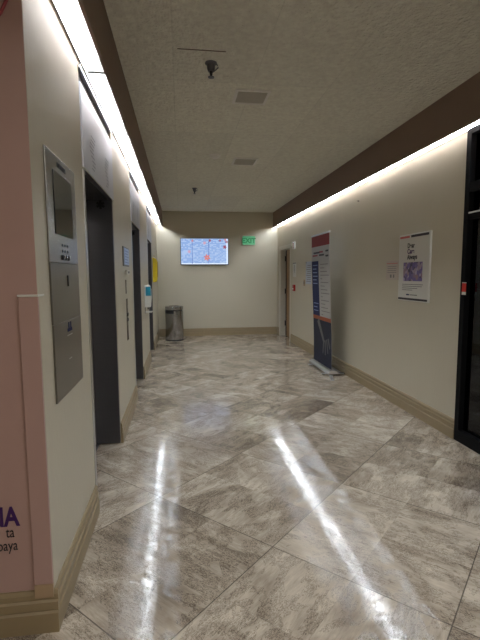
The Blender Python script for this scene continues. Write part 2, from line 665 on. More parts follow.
ly = [1.735, 2.74, 3.87, 5.04, 6.2, 7.37, 8.54, 9.7, 10.27]
for i, (a, b) in enumerate(zip(ly, ly[1:])):
    if i == len(ly) - 2:
        lab = 'short white cove light above left wall, touching the far wall'
    else:
        lab = 'white fluorescent cove light over the left elevator wall, %s segment from the near corner' % ORD[i]
    cove_light(XL + 0.012, XFL - 0.004, a, b, lab, 'cove lights over the left wall')
ry = [-2.9 + 1.2 * k for k in range(12)][:11] + [10.27]
seg = [(ry[i], ry[i + 1]) for i in range(len(ry) - 1)]
for i, (a, b) in enumerate(seg):
    j = len(seg) - 1 - i
    lab = 'thin white cove light along the right wall, %s segment counting from the far wall' % ('first' if j == 0 else ORD[j])
    cove_light(XFR + 0.002, XFR + 0.092, a, b, lab, 'cove lights along the right wall')

def fill_light(x, y, label, m='fill_light'):  # fill panels added out of view to brighten pink wall and near piers
    t = thing('ceiling_fill_light', (x, y, H), label, 'light fixture')
    obj('frame', boxes((x - 0.61, x + 0.61, y - 0.305, y + 0.305, H - 0.02, H - 0.001)), M['white'], t)
    obj('lens', boxes((x - 0.58, x + 0.58, y - 0.275, y + 0.275, H - 0.026, H - 0.0205)), M[m], t)


fill_light(-1.3, -0.9, 'added unseen ceiling fill light over the side hall in front of the pink wall', 'fill_light_dim')
fill_light(1.1, -1.8, 'added unseen ceiling fill light behind the camera, nearer the back wall')
fill_light(1.1, 0.1, 'added unseen ceiling fill light over the main hall just above the camera')

# ------------------------------------------------------------------ elevators
which = ['nearest elevator entrance with dark jamb and star symbol', 'middle elevator entrance between the call sign and the hand sanitiser',
         'farthest elevator entrance on the left wall, before the yellow box']
XD = XL - 0.195
for i, (a, b) in enumerate(OPEN):
    t = thing('elevator_entrance', (XL, (a + b) / 2, 0), which[i], 'elevator', 'elevator entrances on the left wall')
    tp = obj('transom_panel', boxes((XL - 0.03, XL + 0.008, a + 0.001, b - 0.001, HEAD, TTOP - 0.065)), M['steel_transom'], t, bevel=0.003)
    obj('trim_strip', boxes((XL - 0.02, XL + 0.010, a + 0.001, b - 0.001, HEAD - 0.012, HEAD - 0.001)), M['chrome'], t)
    obj('shadow_slot', boxes((XL - 0.03, XL - 0.012, a + 0.001, b - 0.001, TTOP - 0.064, TTOP + 0.005)), M['rubber'], t)
    obj('cap_strip', boxes((XL - 0.03, XL + 0.010, a + 0.001, b - 0.001, TTOP + 0.006, TTOP + 0.024)), M['steel'], t)
    # etched strokes on the transom
    for col in (0.25, 0.72):
        et = bmesh.new()
        for k in range(9):
            yy = a + (b - a) * col + 0.03 * math.sin(k)
            zz = HEAD + 0.045 + k * 0.024
            box(et, XL + 0.0082, XL + 0.0092, yy - 0.03 - 0.004 * k, yy + 0.05 + 0.003 * k, zz, zz + 0.007)
        obj('etched_motif', et, M['steel_etched'], tp)
    # jambs and header lining
    obj('jamb', boxes((XL - 0.20, XL - 0.002, b - 0.030, b - 0.001, 0.012, HEAD - 0.0005)), M['steel_dark'], t, bevel=0.002)
    obj('jamb', boxes((XL - 0.20, XL + 0.004, a + 0.001, a + 0.040, 0.012, HEAD - 0.013)), M['steel'], t, bevel=0.002)
    obj('header_lining', boxes((XL - 0.20, XL - 0.032, a + 0.001, b - 0.001, HEAD + 0.0, HEAD + 0.02)), M['steel_dark'], t)
    mid = (a + b) / 2
    obj('door_panel', boxes((XD - 0.02, XD - 0.004, a + 0.041, mid - 0.002, 0.014, HEAD - 0.02)), M['steel'], t)
    obj('door_panel', boxes((XD - 0.02, XD - 0.004, mid + 0.002, b - 0.031, 0.014, HEAD - 0.02)), M['steel'], t)
    obj('backing', boxes((XL - 0.30, XL - 0.24, a + 0.001, b - 0.001, 0.0, TTOP + 0.02)), M['black'], t)
    obj('sill', boxes((XL - 0.235, XL - 0.175, a + 0.001, b - 0.001, 0.0005, 0.011)), M['steel_dark'], t)
    # emblem: six armed star on the far jamb
    st = bmesh.new()
    ce = Vector((XL - 0.092, b - 0.0315, 1.990))
    for k in range(3):
        ang = math.pi / 2 + k * math.pi / 3
        d_ = Vector((math.cos(ang), 0, math.sin(ang))) * 0.034
        n_ = Vector((-math.sin(ang), 0, math.cos(ang))) * 0.0095
        c8 = [ce + d_ + n_, ce - d_ + n_, ce - d_ - n_, ce + d_ - n_]
        lo = [st.verts.new(v + Vector((0, -0.0004 * k, 0))) for v in c8]
        hi = [st.verts.new(v + Vector((0, 0.0012, 0))) for v in c8]
        st.faces.new(lo)
        st.faces.new(hi[::-1])
        for q in range(4):
            st.faces.new((lo[q], lo[(q + 1) % 4], hi[(q + 1) % 4], hi[q]))
    obj('star_emblem', st, M['black'], t)

# ------------------------------------------------------------------ steel control panel on the near pier
t = thing('control_panel', (XL, 2.11, 0.885), 'tall stainless elevator control panel with dark display on near left pier', 'panel')
pu = boxes((XL + 0.001, XL + 0.008, 1.865, 2.355, 1.480, 1.940))
obj('face_plate', pu, M['steel_panel'], t, bevel=0.002)
pm = obj('key_plate', boxes((XL + 0.001, XL + 0.008, 1.867, 2.357, 1.219, 1.479)), M['steel_panel2'], t, bevel=0.002)
pl = obj('lower_plate', boxes((XL + 0.001, XL + 0.008, 1.870, 2.362, 0.885, 1.218)), M['steel_panel2'], t, bevel=0.002)
obj('display', boxes((XL + 0.0082, XL + 0.011, 1.962, 2.268, 1.602, 1.870)), M['screen_off'], t, bevel=0.001)
obj('lettering', text_bm('ELEVATOR', 0.03, (XL + 0.0090, 2.035, 1.895), (0, 1, 0), (0, 0, 1), 0.0006), M['ink'], t)
for k in range(3):
    for j, z in enumerate((1.560, 1.534, 1.505)):
        yk = 2.065 + k * 0.045
        if j < 2:
            obj('indicator', lathe([(0.007, 0), (0.006, 0.002)], (XL + 0.008, yk, z), 'x', 12), M['black'], t)
        else:
            kb = obj('button', lathe([(0.012, 0), (0.012, 0.005), (0.009, 0.008)], (XL + 0.008, yk, z), 'x', 18), M['black'], t, smooth=True)
            obj('button_cap', lathe([(0.007, 0), (0.005, 0.002)], (XL + 0.0165, yk, z + 0.004), 'x', 14), M['chrome'], kb)
obj('key_switch', boxes((XL + 0.008, XL + 0.013, 2.122, 2.134, 1.375, 1.425)), M['black'], t)
obj('phone_symbol', boxes((XL + 0.0081, XL + 0.0095, 2.085, 2.165, 1.165, 1.180), (XL + 0.0081, XL + 0.0095, 2.100, 2.118, 1.180, 1.208),
                          (XL + 0.0081, XL + 0.0095, 2.135, 2.152, 1.180, 1.208)), M['blue_print'], pl)
obj('engraved_line', boxes((XL + 0.0081, XL + 0.009, 2.075, 2.170, 1.146, 1.150)), M['alu'], pl)
obj('engraved_line', boxes((XL + 0.0081, XL + 0.009, 2.09, 2.14, 1.035, 1.039)), M['alu'], pl)

# ------------------------------------------------------------------ pink graphic, corner guard
t = thing('wall_graphic', (-1.2, YC, 0.18), 'pink printed wall covering with purple letters on side hall wall', 'wall graphic')
obj('pink_sheet', boxes((-2.6, XL - 0.001, YC - 0.003, YC - 0.0005, 0.178, ZF - 0.022)), M['pink'], t)
ty = YC - 0.0045
obj('purple_letters', text_bm('NA', 0.108, (-0.643, ty, 0.456), (1, 0, 0), (0, 0, 1), 0.0008, 'RIGHT', True, 0.74), M['purple'], t)
obj('small_letters', text_bm('ta', 0.062, (-0.662, ty, 0.408), (1, 0, 0), (0, 0, 1), 0.0006, 'RIGHT', False, 0.68), M['ink'], t)
obj('small_letters', text_bm('paya', 0.062, (-0.652, ty, 0.354), (1, 0, 0), (0, 0, 1), 0.0006, 'RIGHT', False, 0.68), M['ink'], t)


def leaf(cx, cz, l, w, ang, y, m, parent, name):
    pts = []
    for k in range(16):
        a = 2 * math.pi * k / 16
        u = l / 2 * math.cos(a)
        v = w / 2 * math.sin(a) * (0.6 + 0.4 * math.cos(a))
        pts.append((cx + u * math.cos(ang) - v * math.sin(ang), cz + u * math.sin(ang) + v * math.cos(ang)))
    return obj(name, prism(pts, y, 'y', 0.0015), m, parent)


leaf(-0.735, 0.700, 0.07, 0.035, -0.2, ty, M['salmon_print'], t, 'printed_petal')
leaf(-0.735, 0.845, 0.07, 0.022, 0.0, ty, M['salmon_print'], t, 'printed_petal')
leaf(-0.76, 0.655, 0.075, 0.02, -0.5, ty, M['red_print'], t, 'printed_petal')
obj('printed_outline', tube([(-0.72, ty, 2.16), (-0.665, ty, 2.20), (-0.645, ty, 2.255), (-0.63, ty, 2.30), (-0.60, ty, 2.335), (-0.575, ty, 2.385), (-0.56, ty, 2.46)], 0.006, 6), M['red_print'], t)
obj('printed_outline', tube([(-0.70, ty, 2.33), (-0.66, ty, 2.345), (-0.64, ty, 2.31), (-0.66, ty, 2.27), (-0.70, ty, 2.26)], 0.004, 6), M['red_print'], t)

t = thing('corner_guard', (XL, YC, 0.15), 'pink and cream corner guard on the near left wall corner', 'corner guard')
g1 = obj('pink_leg', boxes((XL - 0.066, XL + 0.004, YC - 0.0155, YC - 0.0035, 0.205, 1.345)), M['pink'], t, bevel=0.002)
obj('side_leg', boxes((XL + 0.0005, XL + 0.0045, YC - 0.003, YC + 0.055, 0.178, 1.345)), M['wall'], t, bevel=0.0015)
obj('top_cap', boxes((XL - 0.068, XL + 0.007, YC - 0.018, YC - 0.003, 1.346, 1.354), (XL + 0.0005, XL + 0.007, YC - 0.003, YC + 0.057, 1.346, 1.354)), M['white'], t, bevel=0.002)
obj('foot_block', boxes((XL - 0.066, XL + 0.004, YC - 0.0175, YC - 0.0035, 0.150, 0.204)), M['guard_tan'], t)

# ------------------------------------------------------------------ signs and devices on the elevator wall
t = thing('wall_sign', (XL, 4.40, 1.52), 'small pale blue framed sign between first and second elevators', 'sign')
obj('sign_frame', boxes((XL + 0.001, XL + 0.010, 4.18, 4.62, 1.515, 1.700)), M['grey_pl'], t, bevel=0.002)
obj('sign_face', boxes((XL + 0.0102, XL + 0.013, 4.24, 4.60, 1.53, 1.688)), mat('pale_blue_sign', s2l((170, 196, 232)), 0.3), t)
rows = bmesh.new()
for k in range(5):
    box(rows, XL + 0.0132, XL + 0.014, 4.28, 4.56 - 0.05 * (k % 2), 1.548 + k * 0.027, 1.556 + k * 0.027)
obj('lettering', rows, M['pale_ink'], t)
t = thing('indicator_box', (XL, 4.40, 1.44), 'tiny pale box directly below the pale blue elevator sign', 'box')
obj('box_body', boxes((XL + 0.001, XL + 0.025, 4.34, 4.52, 1.435, 1.480)), M['offwhite'], t, bevel=0.004)
obj('box_lens', boxes((XL + 0.0255, XL + 0.028, 4.38, 4.48, 1.447, 1.468)), M['grey_pl'], t)
t = thing('call_station', (XL, 4.37, 0.79), 'narrow steel elevator call plate with two buttons on second pier', 'call panel')
obj('back_plate', boxes((XL + 0.001, XL + 0.006, 4.34, 4.44, 0.79, 1.20)), M['steel_panel'], t, bevel=0.002)
obj('upper_plate', boxes((XL + 0.001, XL + 0.006, 4.33, 4.38, 1.25, 1.385)), M['steel_panel'], t, bevel=0.001)
for z in (0.995, 1.045):
    k_ = obj('call_button', lathe([(0.020, 0), (0.020, 0.006), (0.015, 0.010)], (XL + 0.006, 4.39, z), 'x', 20), M['black'], t, smooth=True)
    obj('button_ring', lathe([(0.025, 0), (0.025, 0.002)], (XL + 0.0062, 4.39, z), 'x', 20), M['chrome'], k_)

t = thing('sanitizer_dispenser', (XL, 6.60, 0.88), 'white and teal hand sanitiser dispenser between second and third elevators', 'dispenser')
obj('body', prism([(XL + 0.001, 0.96), (XL + 0.085, 0.96), (XL + 0.098, 1.10), (XL + 0.098, 1.22), (XL + 0.075, 1.283), (XL + 0.001, 1.287)], 6.54, 'y', 0.12), M['white'], t, bevel=0.006)
obj('teal_cover', boxes((XL + 0.020, XL + 0.092, 6.534, 6.539, 1.13, 1.262), (XL + 0.0985, XL + 0.101, 6.55, 6.65, 1.13, 1.215)), M['teal'], t)
obj('nozzle', boxes((XL + 0.035, XL + 0.065, 6.575, 6.625, 0.925, 0.959)), M['grey_pl'], t)
obj('mounting_plate', boxes((XL + 0.001, XL + 0.006, 6.545, 6.655, 0.87, 0.959)), M['grey_pl'], t)
obj('drip_tray', prism([(XL + 0.007, 0.880), (XL + 0.105, 0.880), (XL + 0.110, 0.898), (XL + 0.007, 0.892)], 6.535, 'y', 0.13), M['white'], t, bevel=0.002)

t = thing('yellow_box', (XL, 8.70, 1.33), 'yellow wall box past the farthest elevator on left wall', 'box')
obj('body', prism([(XL + 0.001, 1.30), (XL + 0.060, 1.30), (XL + 0.085, 1.36), (XL + 0.085, 1.72), (XL + 0.060, 1.76), (XL + 0.001, 1.78)], 8.64, 'y', 0.22), M['yellow'], t, bevel=0.008)
obj('front_cover', boxes((XL + 0.0855, XL + 0.094, 8.66, 8.84, 1.40, 1.70)), M['yellow_dark'], t, bevel=0.003)
obj('hook', tube([(XL + 0.03, 8.66, 1.795), (XL + 0.03, 8.68, 1.82), (XL + 0.03, 8.72, 1.82), (XL + 0.03, 8.74, 1.795)], 0.005), M['yellow_dark'], t)

# ------------------------------------------------------------------ trash can
cx_, cy2 = -0.150, 9.70
t = thing('trash_can', (cx_, cy2, 0), 'round brushed steel trash can in the far left corner', 'trash can')
obj('body', lathe([(0.196, 0.022), (0.198, 0.025), (0.198, 0.655)], (cx_, cy2, 0), n=56), M['steel_can'], t, smooth=True)
sl = bmesh.new()
for k in range(12):
    a0, a1 = math.radians(196 + 6 * k), math.radians(202 + 6 * k)
    q_ = [(cx_ + r_ * math.cos(a_), cy2 + r_ * math.sin(a_)) for r_, a_ in ((0.2005, a0), (0.2005, a1), (0.203, a1), (0.203, a0))]
    merge(sl, prism(q_, 0.60, 'z', 0.075))
bmesh.ops.remove_doubles(sl, verts=sl.verts[:], dist=1e-4)
obj('slot_opening', sl, M['black'], t)
obj('base_ring', lathe([(0.200, 0.0), (0.200, 0.021), (0.19, 0.021)], (cx_, cy2, 0), n=56), M['rubber'], t)
obj('slot_band', lathe([(0.188, 0.656), (0.188, 0.676)], (cx_, cy2, 0), n=56), M['black'], t)
lid = obj('lid', lathe([(0.199, 0.677), (0.200, 0.68), (0.200, 0.745), (0.19, 0.757), (0.12, 0.757), (0.115, 0.70)], (cx_, cy2, 0), n=56), M['steel'], t, smooth=True)
lid.data.materials[0] = M['steel_can']
obj('opening_rim', lathe([(0.125, 0.757), (0.125, 0.763), (0.112, 0.763), (0.112, 0.757)], (cx_, cy2, 0), n=40, cap=False), M['chrome'], t, smooth=True)

# ------------------------------------------------------------------ directory television
TX0, TX1, TZ0, TZ1 = 0.012, 1.130, 1.668, 2.287
TY = D - 0.075
t = thing('television', ((TX0 + TX1) / 2, D, TZ0), 'wall-mounted television with lit blue directory of red flowers on far wall', 'television')
obj('mount', boxes((0.42, 0.72, TY + 0.041, D - 0.001, 1.82, 2.13)), M['black'], t)
obj('case', boxes((TX0, TX1, TY, TY + 0.04, TZ0, TZ1)), M['black'], t, bevel=0.004)
sc_o = obj('screen', boxes((TX0 + 0.012, TX1 - 0.012, TY - 0.003, TY - 0.0005, TZ0 + 0.016, TZ1 - 0.012)), M['screen'], t)
SW, SH = TX1 - TX0, TZ1 - TZ0


def spx(u, v):     # fractions of the screen
    return TX0 + u * SW, TZ1 - v * SH


def flower(u, v, r, m, n=6):
    x, z = spx(u, v)
    bm = bmesh.new()
    for k in range(n):
        a = 2 * math.pi * k / n + u * 9
        pts = []
        for q in range(10):
            b = 2 * math.pi * q / 10
            uu = r * 0.55 + r * 0.45 * math.cos(b)
            vv = r * 0.22 * math.sin(b)
            pts.append((x + uu * math.cos(a) - vv * math.sin(a), z + uu * math.sin(a) + vv * math.cos(a)))
        merge(bm, prism(pts, TY - 0.0045 - 0.0001 * k, 'y', 0.001))
    obj('printed_flower', bm, m, sc_o)


for u, v, r, m in ((0.55, 0.72, 0.078, 'e_orange'), (0.92, 0.33, 0.048, 'e_red'), (0.96, 0.14, 0.035, 'e_red'), (0.82, 0.09, 0.03, 'e_red'),
                   (0.61, 0.09, 0.035, 'e_red'), (0.25, 0.10, 0.03, 'e_orange'), (0.18, 0.50, 0.04, 'e_pink'), (0.50, 0.18, 0.04, 'e_pink'), (0.93, 0.06, 0.03, 'e_orange')):
    flower(u, v, r, M[m])
ln = bmesh.new()
for u in (0.245, 0.585):
    x, _ = spx(u, 0)
    box(ln, x - 0.006, x + 0.006, TY - 0.0042, TY - 0.0031, TZ0 + 0.03, TZ1 - 0.08)
obj('column_line', ln, M['e_line'], sc_o)
ln = bmesh.new()
for u in (0.970,):
    x, _ = spx(u, 0)
    box(ln, x - 0.014, x + 0.014, TY - 0.0040, TY - 0.0031, TZ0 + 0.02, TZ1 - 0.016)
box(ln, TX0 + 0.02, TX1 - 0.02, TY - 0.0040, TY - 0.0031, TZ0 + 0.018, TZ0 + 0.04)
obj('page_border', ln, M['e_white'], sc_o)

# ------------------------------------------------------------------ exit sign
t = thing('exit_sign', (1.6, D, 2.14), 'green lit EXIT sign on the far wall right of the television', 'sign')
obj('housing', boxes((1.46, 1.775, D - 0.045, D - 0.001, 2.128, 2.350)), M['offwhite'], t, bevel=0.004)
obj('face', boxes((1.470, 1.765, D - 0.049, D - 0.046, 2.138, 2.340)), M['exit_face'], t)
obj('letters', text_bm('EXIT', 0.16, (1.6175, D - 0.051, 2.182), (1, 0, 0), (0, 0, 1), 0.001, 'CENTER', True), M['exit_letter'], t)

# ------------------------------------------------------------------ door recess on the right wall
t = bpy.data.objects.new('door_1', None)
C.objects.link(t)
t.location = (XR, (DY0 + DY1) / 2, 0)
t['kind'] = 'structure'
obj('frame', boxes((XR - 0.012, XR + 0.15, DY1 - 0.06, DY1 - 0.001, 0.001, DZ - 0.001), (XR - 0.012, XR + 0.15, DY0 + 0.001, DY0 + 0.035, 0.001, DZ - 0.001),
                   (XR - 0.012, XR + 0.15, DY0 + 0.036, DY1 - 0.036, DZ - 0.036, DZ - 0.001)), M['offwhite'], t)
obj('casing', boxes((XR - 0.014, XR - 0.0125, DY0 - 0.05, DY0 + 0.035, 0.001, DZ + 0.05), (XR - 0.014, XR - 0.0125, DY1 - 0.035, DY1 + 0.05, 0.001, DZ + 0.05),
                    (XR - 0.014, XR - 0.0125, DY0 + 0.036, DY1 - 0.036, DZ - 0.036, DZ + 0.05)), M['offwhite'], t)
obj('dark_gap_panel', boxes((XR + 0.118, XR + 0.15, DY1 - 0.19, DY1 - 0.036, 0.01, DZ - 0.038)), M['dark_room'], t)  # near-black panel standing in for the dark interior beside the leaf
lf = obj('door_leaf', boxes((XR + 0.108, XR + 0.152, DY0 + 0.037, DY1 - 0.192, 0.01, DZ - 0.038)), M['wood'], t)
for z in (0.30, 1.05, 1.80):
    obj('hinge', boxes((XR + 0.095, XR + 0.107, DY1 - 0.12, DY1 - 0.06, z - 0.06, z + 0.06)), M['black'], lf)
obj('handle', tube([(XR + 0.107, DY0 + 0.11, 0.98), (XR + 0.06, DY0 + 0.11, 0.98), (XR + 0.055, DY0 + 0.15, 0.98), (XR + 0.055, DY0 + 0.22, 0.98)], 0.010), M['steel'], lf)
obj('backing', boxes((XR + 0.162, XR + 0.20, DY0 - 0.1, DY1 + 0.1, 0.001, DZ + 0.1)), M['dark_room'], t)

# ------------------------------------------------------------------ devices by the door
t = thing('fire_alarm', (XR, 8.72, 2.0), 'white fire alarm strobe with red front high beside the far door', 'alarm')
obj('alarm_body', boxes((XR - 0.040, XR - 0.001, 8.66, 8.80, 1.95, 2.10)), M['white'], t, bevel=0.006)
obj('lens', boxes((XR - 0.058, XR - 0.0405, 8.70, 8.76, 2.00, 2.08)), M['chrome'], t, bevel=0.006)
obj('red_face', boxes((XR - 0.043, XR - 0.0405, 8.665, 8.695, 1.96, 2.09)), M['red'], t)
t = thing('room_sign', (XR, 8.72, 1.38), 'white rectangular room sign beside the far door, below the fire alarm', 'sign')
obj('sign_plate', boxes((XR - 0.008, XR - 0.001, 8.60, 8.84, 1.382, 1.672)), M['paper'], t, bevel=0.001)
obj('header_strip', boxes((XR - 0.0095, XR - 0.0082, 8.60, 8.84, 1.652, 1.672)), M['grey_pl'], t)
obj('lettering', boxes((XR - 0.0095, XR - 0.0082, 8.68, 8.70, 1.46, 1.63), (XR - 0.0095, XR - 0.0082, 8.73, 8.745, 1.50, 1.63)), M['mid_ink'], t)
t = thing('fire_pull_station', (XR, 8.70, 1.10), 'small dark red fire pull station low beside the far door', 'fire alarm pull')
obj('station_body', boxes((XR - 0.040, XR - 0.001, 8.65, 8.75, 1.095, 1.225)), M['red'], t, bevel=0.005)
obj('pull_handle', boxes((XR - 0.052, XR - 0.0405, 8.665, 8.735, 1.13, 1.155)), M['white'], t, bevel=0.002)
t = thing('paper_notice', (XR, 7.75, 1.25), 'pale paper notice taped to right wall behind the banner', 'notice')
obj('sheet', boxes((XR - 0.003, XR - 0.001, 7.56, 7.915, 1.255, 1.665)), mat('pale_blue_paper', s2l((186, 194, 210)), 0.5), t)
nr = bmesh.new()
for k in range(9):
    box(nr, XR - 0.0042, XR - 0.0032, 7.60, 7.87 - 0.03 * (k % 3), 1.30 + 0.036 * k, 1.31 + 0.036 * k)
obj('lettering', nr, M['mid_ink'], t)
obj('tape', boxes((XR - 0.0045, XR - 0.0031, 7.88, 7.91, 1.635, 1.66)), M['ink'], t)
t = thing('light_switch', (XR, 8.02, 1.22), 'small tan switch plate left of the notice behind the banner', 'switch')
obj('switch_plate', boxes((XR - 0.007, XR - 0.001, 7.96, 8.06, 1.215, 1.335)), M['guard_tan'], t, bevel=0.002)
obj('toggle', boxes((XR - 0.014, XR - 0.0072, 7.99, 8.03, 1.25, 1.30)), M['grey_pl'], t, bevel=0.001)
t = thing('wall_hook', (XR, 5.52, 2.375), 'tiny dark hook high on right wall between banner and poster', 'hook')
obj('hook_plate', lathe([(0.010, -0.001), (0.010, -0.005)], (XR, 5.52, 2.375), 'x', 14), M['ink'], t)
obj('hook_arm', tube([(XR - 0.005, 5.52, 2.375), (XR - 0.022, 5.52, 2.372), (XR - 0.026, 5.52, 2.385)], 0.003), M['ink'], t)

# ------------------------------------------------------------------ retractable banner
BY0, BY1 = 5.84, 6.66
BXb, BXt = 2.105, 2.055
t = thing('banner_stand', (2.13, 6.25, 0), 'tall standing retractable banner in front of the right wall', 'banner')


def bx(z):
    return BXb + (BXt - BXb) * z / 2.03


def bpiece(name, m, y0, y1, z0, z1, off=0.0, th=0.002, parent=None):
    """sheet piece following the lean of the banner; y0,y1 as fractions from left (far) to right (near)"""
    ya, yb = BY1 + 0.0 - y0 * (BY1 - BY0), BY1 - y1 * (BY1 - BY0)
    bm = bmesh.new()
    n = 10
    prev = None
    for k in range(n + 1):
        z = z0 + (z1 - z0) * k / n
        sh = 0.03 * z / 2.03
        xx = bx(z) - off + 0.006 * math.sin(z * 3.0)
        ring = [bm.verts.new(p) for p in ((xx, ya + sh, z), (xx, yb + sh, z), (xx + th, yb + sh, z), (xx + th, ya + sh, z))]
        if prev:
            for i in range(4):
                bm.faces.new((prev[i], prev[(i + 1) % 4], ring[(i + 1) % 4], ring[i]))
        else:
            bm.faces.new(ring)
        prev = ring
    bm.faces.new(prev[::-1])
    return obj(name, bm, m, parent or t)


sheet = bpiece('sheet', M['banner_grey'], 0, 1, 0.075, 2.005)
bpiece('red_header', M['banner_red'], 0, 1, 1.845, 2.004, 0.0012, 0.001, sheet)
bpiece('blue_column', M['blue_print'], 0.0, 0.40, 0.76, 1.63, 0.0012, 0.001, sheet)
bpiece('orange_band', M['orange'], 0, 1, 0.745, 0.80, 0.0024, 0.001, sheet)
bpiece('photo_print', M['photo_dark'], 0, 1, 0.076, 0.744, 0.0012, 0.001, sheet)
# pale hand and sleeve in the printed picture
for ya, za, yb, zb, w in ((0.30, 0.74, 0.62, 0.42, 0.13), (0.60, 0.45, 0.55, 0.25, 0.05), (0.68, 0.46, 0.68, 0.24, 0.05), (0.76, 0.48, 0.82, 0.28, 0.05), (0.84, 0.50, 0.92, 0.36, 0.05)):
    A = Vector((0, BY1 - ya * 0.82, za)); B_ = Vector((0, BY1 - yb * 0.82, zb))
    d_ = (B_ - A).normalized(); n_ = Vector((0, -d_.z, d_.y)) * w * 0.41
    pts = [A + n_, B_ + n_ * 0.6, B_ - n_ * 0.6, A - n_]
    bm = bmesh.new()
    va = [bm.verts.new((bx(p.z) + 0.006 * math.sin(p.z * 3) - 0.0030, p.y + 0.015 * p.z, p.z)) for p in pts]
    vb = [bm.verts.new((bx(p.z) + 0.006 * math.sin(p.z * 3) - 0.0022, p.y + 0.015 * p.z, p.z)) for p in pts]
    bm.faces.new(va); bm.faces.new(vb[::-1])
    for i in range(4):
        bm.faces.new((va[i], va[(i + 1) % 4], vb[(i + 1) % 4], vb[i]))
    obj('printed_hand', bm, M['photo_mid'], sheet)
for k, (y0, y1, z) in enumerate([(0.06, 0.36, 1.70), (0.12, 0.48, 1.74), (0.44, 0.72, 1.70), (0.46, 0.66, 1.745), (0.80, 0.95, 1.75), (0.80, 0.95, 1.68)]):
    bpiece('headline', M['ink'] if k % 3 else M['red_print'], y0, y1, z, z + 0.025, 0.0024, 0.001, sheet)
for k in range(15):
    z = 1.57 - k * 0.053
    y1 = (0.92, 0.72, 0.86, 0.96, 0.6)[k % 5]
    bpiece('text_line', M['mid_ink'], 0.50, y1, z, z + 0.012, 0.0012, 0.001, sheet)
for k in range(9):
    z = 1.56 - k * 0.055 - (0.25 if k > 5 else 0)
    bpiece('text_line', M['pale_ink'], 0.06, (0.34, 0.28, 0.32)[k % 3], z, z + 0.012, 0.0026, 0.001, sheet)
obj('top_bar', boxes((BXt - 0.008 + 0.0, BXt + 0.014, BY0 + 0.028, BY1 + 0.034, 2.006, 2.030)), M['alu'], t, bevel=0.003)
obj('base_case', prism([(2.035, 0.022), (2.035, 0.045), (2.075, 0.072), (2.150, 0.072), (2.180, 0.035), (2.270, 0.028), (2.270, 0.022)], BY0 - 0.05, 'y', BY1 - BY0 + 0.09), M['alu'], t, bevel=0.004)
obj('support_pole', tube([(2.14, 6.25, 0.07), (BXt + 0.022, 6.27, 2.006)], 0.008), M['alu'], t)
for y in (5.90, 6.55):
    f_ = obj('foot', boxes((1.985, 2.285, y - 0.02, y + 0.02, 0.008, 0.0215)), M['alu'], t, bevel=0.003)
    obj('foot_pad', boxes((1.99, 2.02, y - 0.015, y + 0.015, 0.0005, 0.0078), (2.25, 2.28, y - 0.015, y + 0.015, 0.0005, 0.0078)), M['rubber'], f_)
obj('foot_bar', boxes((2.216, 2.285, BY0 - 0.045, BY0 + 0.012, 0.022, 0.034)), M['black'], t, bevel=0.002)
obj('foot_tab', prism([(1.98, 5.52), (2.02, 5.50), (2.10, 5.78), (2.06, 5.79)], 0.001, 'z', 0.012), M['alu'], t, bevel=0.002)

# ------------------------------------------------------------------ poster and card on the right wall
PY0, PY1, PZ0, PZ1 = 3.805, 4.385, 1.150, 1.826
PX = XR - 0.001
t = thing('poster', (PX, 4.09, PZ0), 'white framed poster with purple crowd picture near the glass front', 'poster')
obj('frame', boxes((PX - 0.018, PX, PY0, PY1, PZ0, PZ1)), M['white'], t, bevel=0.003)
obj('print', boxes((PX - 0.0195, PX - 0.0185, PY0 + 0.010, PY1 - 0.010, PZ0 + 0.010, PZ1 - 0.010)), M['paper'], t)


def pp(name, m, u0, u1, v0, v1, k=1):
    # u from the left (far) edge, v from the top, as fractions
    ya, yb = PY1 - u1 * (PY1 - PY0), PY1 - u0 * (PY1 - PY0)
    za, zb = PZ1 - v1 * (PZ1 - PZ0), PZ1 - v0 * (PZ1 - PZ0)
    return obj(name, boxes((PX - 0.0195 - 0.001 * k, PX - 0.0195 - 0.001 * k + 0.0009, ya, yb, za, zb)), m, t)


pp('red_bar', M['salmon_print'], 0.03, 0.36, 0.025, 0.055)
pp('black_bar', M['ink'], 0.41, 0.96, 0.020, 0.055)
pp('black_base_bar', M['ink'], 0.02, 0.97, 0.955, 0.985)
for k, (s, c_) in enumerate((('Dear', M['ink']), ('Care', M['purple']), ('Always', M['ink']))):
    z = PZ1 - (0.205 + 0.085 * k) * (PZ1 - PZ0)
    obj('headline', text_bm(s, 0.066, (PX - 0.0208, PY1 - 0.30 * (PY1 - PY0), z), (0, -1, 0), (0, 0, 1), 0.0006, 'LEFT', True), c_, t)


def crowd_material():
    m = bpy.data.materials.new('crowd_print')
    m.use_nodes = True
    nt = m.node_tree
    b = nt.nodes['Principled BSDF']
    b.inputs['Roughness'].default_value = 0.4
    tc = nt.nodes.new('ShaderNodeTexCoord')
    vo = nt.nodes.new('ShaderNodeTexVoronoi')
    vo.inputs['Scale'].default_value = 28
    nt.links.new(tc.outputs['Object'], vo.inputs['Vector'])
    rp = nt.nodes.new('ShaderNodeValToRGB')
    sepc = nt.nodes.new('ShaderNodeSeparateColor')
    nt.links.new(vo.outputs['Color'], sepc.inputs[0])
    nt.links.new(sepc.outputs[0], rp.inputs[0])
    e = rp.color_ramp.elements
    e[0].color = (*s2l((60, 50, 80)), 1)
    e[1].color = (*s2l((180, 170, 200)), 1)
    x = e.new(0.4); x.color = (*s2l((110, 95, 160)), 1)
    x = e.new(0.7); x.color = (*s2l((150, 120, 130)), 1)
    nt.links.new(rp.outputs[0], b.inputs['Base Color'])
    return m


